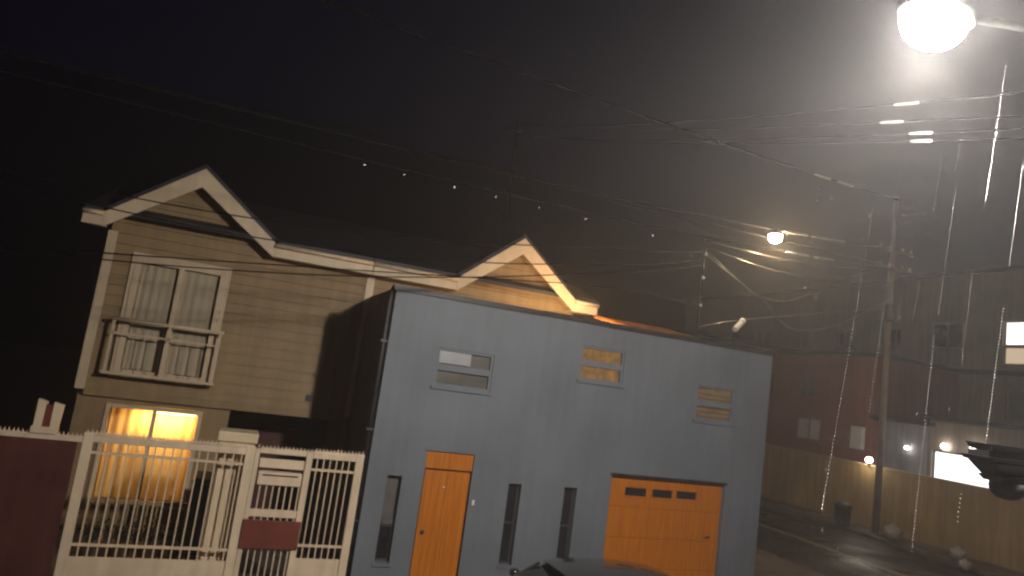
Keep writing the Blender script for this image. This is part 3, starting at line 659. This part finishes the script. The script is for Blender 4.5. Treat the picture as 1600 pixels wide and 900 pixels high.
cable([(10.2, 13.85, 7.95), (13.4, 14.9, 8.25), (16.5, 16.2, 8.75), (22.4, 18.6, 9.9)], .009, T3, G3, 'greycable', 'drop_wire')
cable([(10.2, 13.85, 7.8), (13.0, 14.75, 7.85), (17, 16.4, 8.4), (22.4, 18.6, 9.6)], .009, T3, G3, 'greycable', 'drop_wire')
# junction box on the wires, then pale tubes added as wet-cable glints
for (x, y, z, L, dx, dy, dz) in [(11.75, 14.25, 6.05, .46, .6, .25, .5)]:
    jb = thing('junction_box', (x, y, z), 'white plastic junction box hanging on the wires above the roof corner', 'junction box')
    d = Vector((dx, dy, dz)).normalized(); p = Vector((x, y, z))
    MB().tube([p-d*L*.5, p+d*L*.3], .075, 8).build('body', 'porcelain', jb); MB().tube([p+d*L*.34, p+d*L*.55], .085, 8).build('end_cap', 'porcelain', jb)
    MB().tube([p+d*L*.5, Vector((12.3, 14.53, 6.31))], .012, 6).build('tail', 'greycable', jb)

bp_ = thing('back_lane_pole', (9, 26, 0), 'tall utility pole in the lane behind the gabled houses', 'utility pole')
MB().tube([(9, 26, 0), (9, 26, 14.9)], [.15, .08], 12).build('shaft', 'black', bp_, True); MB().box(8.3, 9.7, 25.85, 25.89, 14.1, 14.2).build('crossarm', 'black', bp_)
GS = 'pale tubes added as glints on the overhead cables'
def add_glint(path, t0, t1, r, where):  # pale tube added where a wet cable glints, highlight made as white plastic
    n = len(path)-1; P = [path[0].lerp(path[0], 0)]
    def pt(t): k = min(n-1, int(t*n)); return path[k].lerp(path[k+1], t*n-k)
    tag(MB().tube([pt(t0), pt(t0+(t1-t0)*.1), pt((t0+t1)/2), pt(t1-(t1-t0)*.1), pt(t1)], [r*.6, r, r, r, r*.6], 8).build('glint_tube', 'porcelain', None, True), where, 'cable glint', GS)
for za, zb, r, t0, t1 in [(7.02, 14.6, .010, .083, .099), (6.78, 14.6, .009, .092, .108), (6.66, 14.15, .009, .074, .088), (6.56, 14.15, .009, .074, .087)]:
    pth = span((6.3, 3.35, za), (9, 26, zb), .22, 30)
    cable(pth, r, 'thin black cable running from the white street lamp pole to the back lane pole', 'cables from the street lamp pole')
    add_glint(pth, t0, t1, .019, 'pale tube added as the glint of a wet cable beside the white street lamp')
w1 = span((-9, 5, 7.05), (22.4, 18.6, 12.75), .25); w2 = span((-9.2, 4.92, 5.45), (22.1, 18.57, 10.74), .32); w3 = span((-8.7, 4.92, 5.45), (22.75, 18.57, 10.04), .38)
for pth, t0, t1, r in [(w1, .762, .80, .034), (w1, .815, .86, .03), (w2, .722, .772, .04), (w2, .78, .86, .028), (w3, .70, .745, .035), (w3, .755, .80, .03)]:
    add_glint(pth, t0, t1, r, 'pale tube added as the glint of a wet cable near the warm hanging lamp')
# ================================================================== far side of the cross street
ow = thing('boundary_wall', (23.3, 20, 0), 'long ochre stucco boundary wall along the cross street', 'wall')
k = 0; y = -6.0
while y < 60:
    MB().box(23.3+.004*(k % 2), 23.5, y, y+3.994, 0, 2.38).build('wall_bay', 'ochre', ow); box('coping', 'ochrecap', ow, 23.26, 23.54, y+.003, y+3.99, 2.382, 2.45, bevel=.01)
    y += 4; k += 1
def block(name, label, x0, x1, y0, y1, h, m, rows, roofm='roof', cat='building', bands=(), over=.25):
    """building whose street front looks along -x; rows: (ya, yb, za, zb, pane material)"""
    b = thing(name, (x0, (y0+y1)/2, 0), label, cat)
    MB().wall(y0, y1, 0, h, x0, x0+.25, [r[:4] for r in rows]).swap().build('front_wall', m, b)
    MB().box(x0+.25, x1, y0+.002, y0+.25, 0, h-.002).box(x0+.25, x1, y1-.25, y1-.002, 0, h-.002).box(x1-.25, x1-.001, y0+.25, y1-.25, 0, h-.002).build('shell_wall', m, b)
    box('roof', roofm, b, x0-over, x1+.1, y0-over, y1+over, h+.002, h+.16)
    for (ya, yb, za, zb, pm) in rows:
        w = MB().box(x0+.10, x0+.16, ya+.002, ya+.07, za+.002, zb-.002).box(x0+.10, x0+.16, yb-.07, yb-.002, za+.002, zb-.002)\
            .box(x0+.10, x0+.16, ya+.07, yb-.07, zb-.07, zb-.002).box(x0+.10, x0+.16, ya+.07, yb-.07, za+.002, za+.07)\
            .box(x0+.105, x0+.155, (ya+yb)/2-.03, (ya+yb)/2+.03, za+.07, zb-.07).build('window', m, b)
        for a, c in ((ya+.07, (ya+yb)/2-.03), ((ya+yb)/2+.03, yb-.07)): box('pane', pm, w, x0+.125, x0+.14, a, c, za+.07, zb-.07)
        box('sill', m, w, x0-.08, x0-.001, ya-.08, yb+.08, za-.10, za-.004)
    for z in bands: box('floor_band', 'iron', b, x0-.10, x0-.001, y0, y1, z, z+.22)
    return b
rh = block('red_house', 'dark red painted house with one white shuttered window above the ochre wall', 25, 31, 21.3, 29.5, 6.9, 'red',
      [(24.1, 25.6, 2.9, 3.95, 'whiteboard'), (24.6, 25.7, 4.9, 5.95, 'greyglass'), (27.3, 28.4, 4.9, 5.95, 'dimglass')], cat='house')
box('wall_cabinet', 'whiteboard', rh, 24.8, 24.998, 21.65, 22.25, 2.9, 3.85, bevel=.02)
block('pale_house', 'low pale blue-grey house standing between the red house and the floodlit building', 25.2, 30, 18.95, 21.2, 4.25, 'paleblue', [(19.4, 20.7, 1.2, 2.2, 'dimglass')], cat='house')
sh_ = block('floodlit_building', 'low building with a glowing white band for its floodlit front above the ochre wall', 25.2, 29.5, 6.0, 18.9, 4.5, 'concrete',
      [(6.6, 12.3, 2.0, 3.55, 'wallglow'), (12.6, 18.78, 2.0, 3.38, 'wallglow')])  # glow bands in place of the floodlit wall; block() names them window
for y_, z_ in ((18.2, 3.55), (17.1, 3.62)):
    MB().lathe((25.07, y_, z_), [(.03, -.09), (.09, -.05), (.11, .02), (.06, .1)], 12).build('wall_lamp', 'farlamp', sh_, True)
block('apartment_block', 'brown grey apartment block with one glowing upper window', 30, 39, 5.5, 24.3, 11.4, 'concrete',
      [(17.5, 19.4, 7.3, 8.1, 'litwin2'), (17.5, 19.4, 8.12, 9.2, 'litwin'), (21.2, 22.7, 8.0, 9.2, 'dimglass'), (21.2, 22.7, 5.2, 6.4, 'dimglass'), (17.6, 19.2, 5.0, 6.3, 'greyglass'), (13.5, 15.2, 7.6, 9.2, 'dimglass'), (13.5, 15.2, 5.0, 6.3, 'dimglass'), (9, 10.6, 7.6, 9.2, 'dimglass')], bands=(6.82,))
block('long_block', 'mauve grey housing block rising behind the red house', 32.5, 42, 24.6, 46, 11.9, 'concrete2',
      [(ya, ya+1.4, za, za+1.2, 'dimglass' if (i+j) % 3 else 'greyglass') for i, ya in enumerate((26, 29.4, 32.8, 36.2, 39.6, 43)) for j, za in enumerate((5.2, 8.2))], bands=(7.2,))
block('terrace_house', 'brown terrace house farther up the cross street', 25.2, 31, 31, 38, 7.6, 'concrete', [(32, 33.4, 4.6, 5.8, 'dimglass'), (35, 36.4, 4.6, 5.8, 'warmpane2')], cat='house')
block('end_house', 'dim mauve house at the upper end of the cross street', 25.2, 31, 40, 50, 8.6, 'concrete2', [(41.5, 43, 5.4, 6.6, 'dimglass'), (46, 47.4, 5.4, 6.6, 'dimglass')], cat='house')
# small lights and litter along the wall
for (x, y, z, lab) in [(23.2, 19.85, 2.62, 'bright round wall lamp on the ochre wall beside the utility pole')]:
    l = thing('wall_lamp', (x, y, z), lab, 'lamp')
    MB().lathe((x, y, z), [(.03, -.1), (.10, -.06), (.13, .01), (.10, .08), (.03, .11)], 14).build('globe', 'farlamp', l, True); box('mount', 'iron', l, 23.15, 23.299, y-.03, y+.03, z-.22, z-.1)
    point_light('lamp_light', l, (x-.3, y, z), 25, (1, .9, .75), .1)
l = thing('yard_lamp', (25.1, 19.75, 3.25), 'small white lamp on the pale blue-grey house wall', 'lamp')
MB().lathe((25.08, 19.75, 3.28), [(.02, -.06), (.06, -.03), (.075, .01), (.05, .06)], 12).build('globe', 'farlamp', l, True); box('mount', 'iron', l, 25.1, 25.199, 19.72, 19.78, 3.34, 3.40)
tbn = thing('street_bin', (21.9, 19.75, .13), 'dark rubbish bin standing on the kerb by the utility pole', 'bin')
MB().lathe((21.9, 19.75, .131), [(.22, 0), (.26, .05), (.30, .62), (.31, .64), (.31, .68)], 14).build('body', 'iron', tbn, True)
MB().lathe((21.9, 19.75, .812), [(.33, 0), (.33, .05), (.2, .13), (.04, .16)], 14).build('lid', 'iron', tbn, True)
def bag(x, y, z, r, label):
    m = MB(); k, n = 12, 8
    for i in range(n+1):
        t = i/n; rr = r*(math.sin(math.pi*min(1, t*.92+.06))**.7)*(.5 if t > .85 else 1)
        for j in range(k):
            a = 6.283*j/k; q = .8*rr*(1+.13*math.sin(3*a+i)+.08*math.sin(5*a-2*i)); m.v.append((x+q*math.cos(a)*1.2, y+q*math.sin(a), z+t*r*1.7))
    for i in range(n):
        for j in range(k): m.f.append((i*k+j, i*k+(j+1) % k, (i+1)*k+(j+1) % k, (i+1)*k+j))
    m.f.append(tuple(range(k-1, -1, -1))); m.f.append(tuple(n*k+j for j in range(k)))
    tag(m.build('rubbish_bag', 'bag', None, True), label, 'bag')
bag(21.9, 17.6, .131, .34, 'pale tied rubbish bag on the pavement near the utility pole')
bag(21.95, 15.3, .131, .26, 'small pale rubbish bag at the foot of the ochre wall past the pole')
bag(21.2, 14.55, .011, .22, 'crumpled pale bag lying in the gutter of the cross street')
# lamps along the hillside road
for (px_, pz) in [(18.2, 49), (27.9, 49), (40.8, 48.8), (52, 48.9), (64.1, 48.7), (99.5, 48.4), (113, 45.2), (78, 48.6)]:
    yy = 92+170*.40; q = random.uniform(.55, 1.05)
    while hill_z(px_, yy) < pz-5 and yy < 200: yy += .5
    s_ = yy/160.0; x_ = px_*s_; z_ = 3.9+(pz-3.9)*s_; zb = hill_z(x_, yy)-.3
    hl = thing('hill_street_lamp', (x_, yy, zb), 'tiny far street lamp on the dark hillside', 'street lamp', 'street lamps on the hillside')
    MB().tube([(x_, yy, zb), (x_, yy, z_)], .06, 6).build('pole', 'iron', hl); MB().lathe((x_, yy-.1, z_), [(q*.05, -q*.12), (q*.14, -q*.03), (q*.14, q*.06), (q*.05, q*.12)], 8).build('lamp_head', 'hilllamp', hl)

# ================================================================== rain
rn = MB()
def drop(c, r, L):
    n = len(rn.v); k = 5
    rn.v += [(c[0], c[1], c[2]-L)]+[(c[0]+r*math.cos(6.283*j/k), c[1]+r*math.sin(6.283*j/k), c[2]-L*.25) for j in range(k)]+[(c[0]+.12*L, c[1], c[2]+L)]
    for j in range(k): rn.f.extend([(n, n+1+(j+1) % k, n+1+j), (n+1+j, n+1+(j+1) % k, n+k+1)])
for (x, z, x2, z2, r) in [(2.61, 4.91, 2.43, 3.52, .0040), (3.49, 5.90, 3.38, 5.13, .0042), (3.05, 5.30, 3.01, 5.0, .0030), (3.16, 5.15, 3.08, 4.49, .0036), (3.66, 5.39, 3.58, 4.82, .0045),
                        (2.75, 4.79, 2.67, 3.97, .0036), (3.06, 4.37, 2.99, 3.36, .0034), (3.55, 4.59, 3.46, 3.90, .0046), (2.94, 4.62, 2.91, 4.43, .003), (3.31, 4.76, 3.26, 4.27, .0034),
                        (3.30, 3.64, 3.285, 3.51, .0045), (2.28, 4.95, 2.27, 4.87, .004), (2.80, 5.28, 2.77, 5.04, .003), (3.2, 5.6, 3.15, 5.25, .003)]:
    r *= .84; n = int((z-z2)/.0165); 
    for i in range(n):
        t = i/max(1, n-1); j = random.uniform(-.0012, .0012); drop((x+(x2-x)*t+j, 2.3, z+(z2-z)*t), r*random.uniform(.75, 1.15), r*1.5)
for i in range(800):
    y_ = random.uniform(4.6, 10.5); x_ = y_*random.uniform(.93, 1.8); z_ = random.uniform(1.4, 8.5)
    if random.random() > max(0, 1.15-math.dist((x_, y_, z_), (4.1, 3.2, 6))/6): continue
    drop((x_, y_, z_), random.uniform(.0011, .0018), random.uniform(.012, .03))
rain = rn.build('rain', 'water', None, True); tag(rain, 'fine raindrops falling in the light of the white street lamp', 'rain', kind='stuff')

# ================================================================== rain haze
hz = MB().box(-255, 445, -55, 292, -1.6, 76).build('haze', 'water', None); hz['kind'] = 'stuff'; hz['label'] = 'thin rain haze filling the night air'; hz['category'] = 'haze'
hm_ = bpy.data.materials.new('rain_haze'); hm_.use_nodes = True; t = hm_.node_tree; t.nodes.clear()
o = t.nodes.new('ShaderNodeOutputMaterial'); v = t.nodes.new('ShaderNodeVolumePrincipled')
v.inputs['Color'].default_value = (.93, .92, .93, 1); v.inputs['Density'].default_value = .0041; v.inputs['Anisotropy'].default_value = .68
t.links.new(v.outputs[0], o.inputs['Volume']); hz.data.materials.clear(); hz.data.materials.append(hm_)
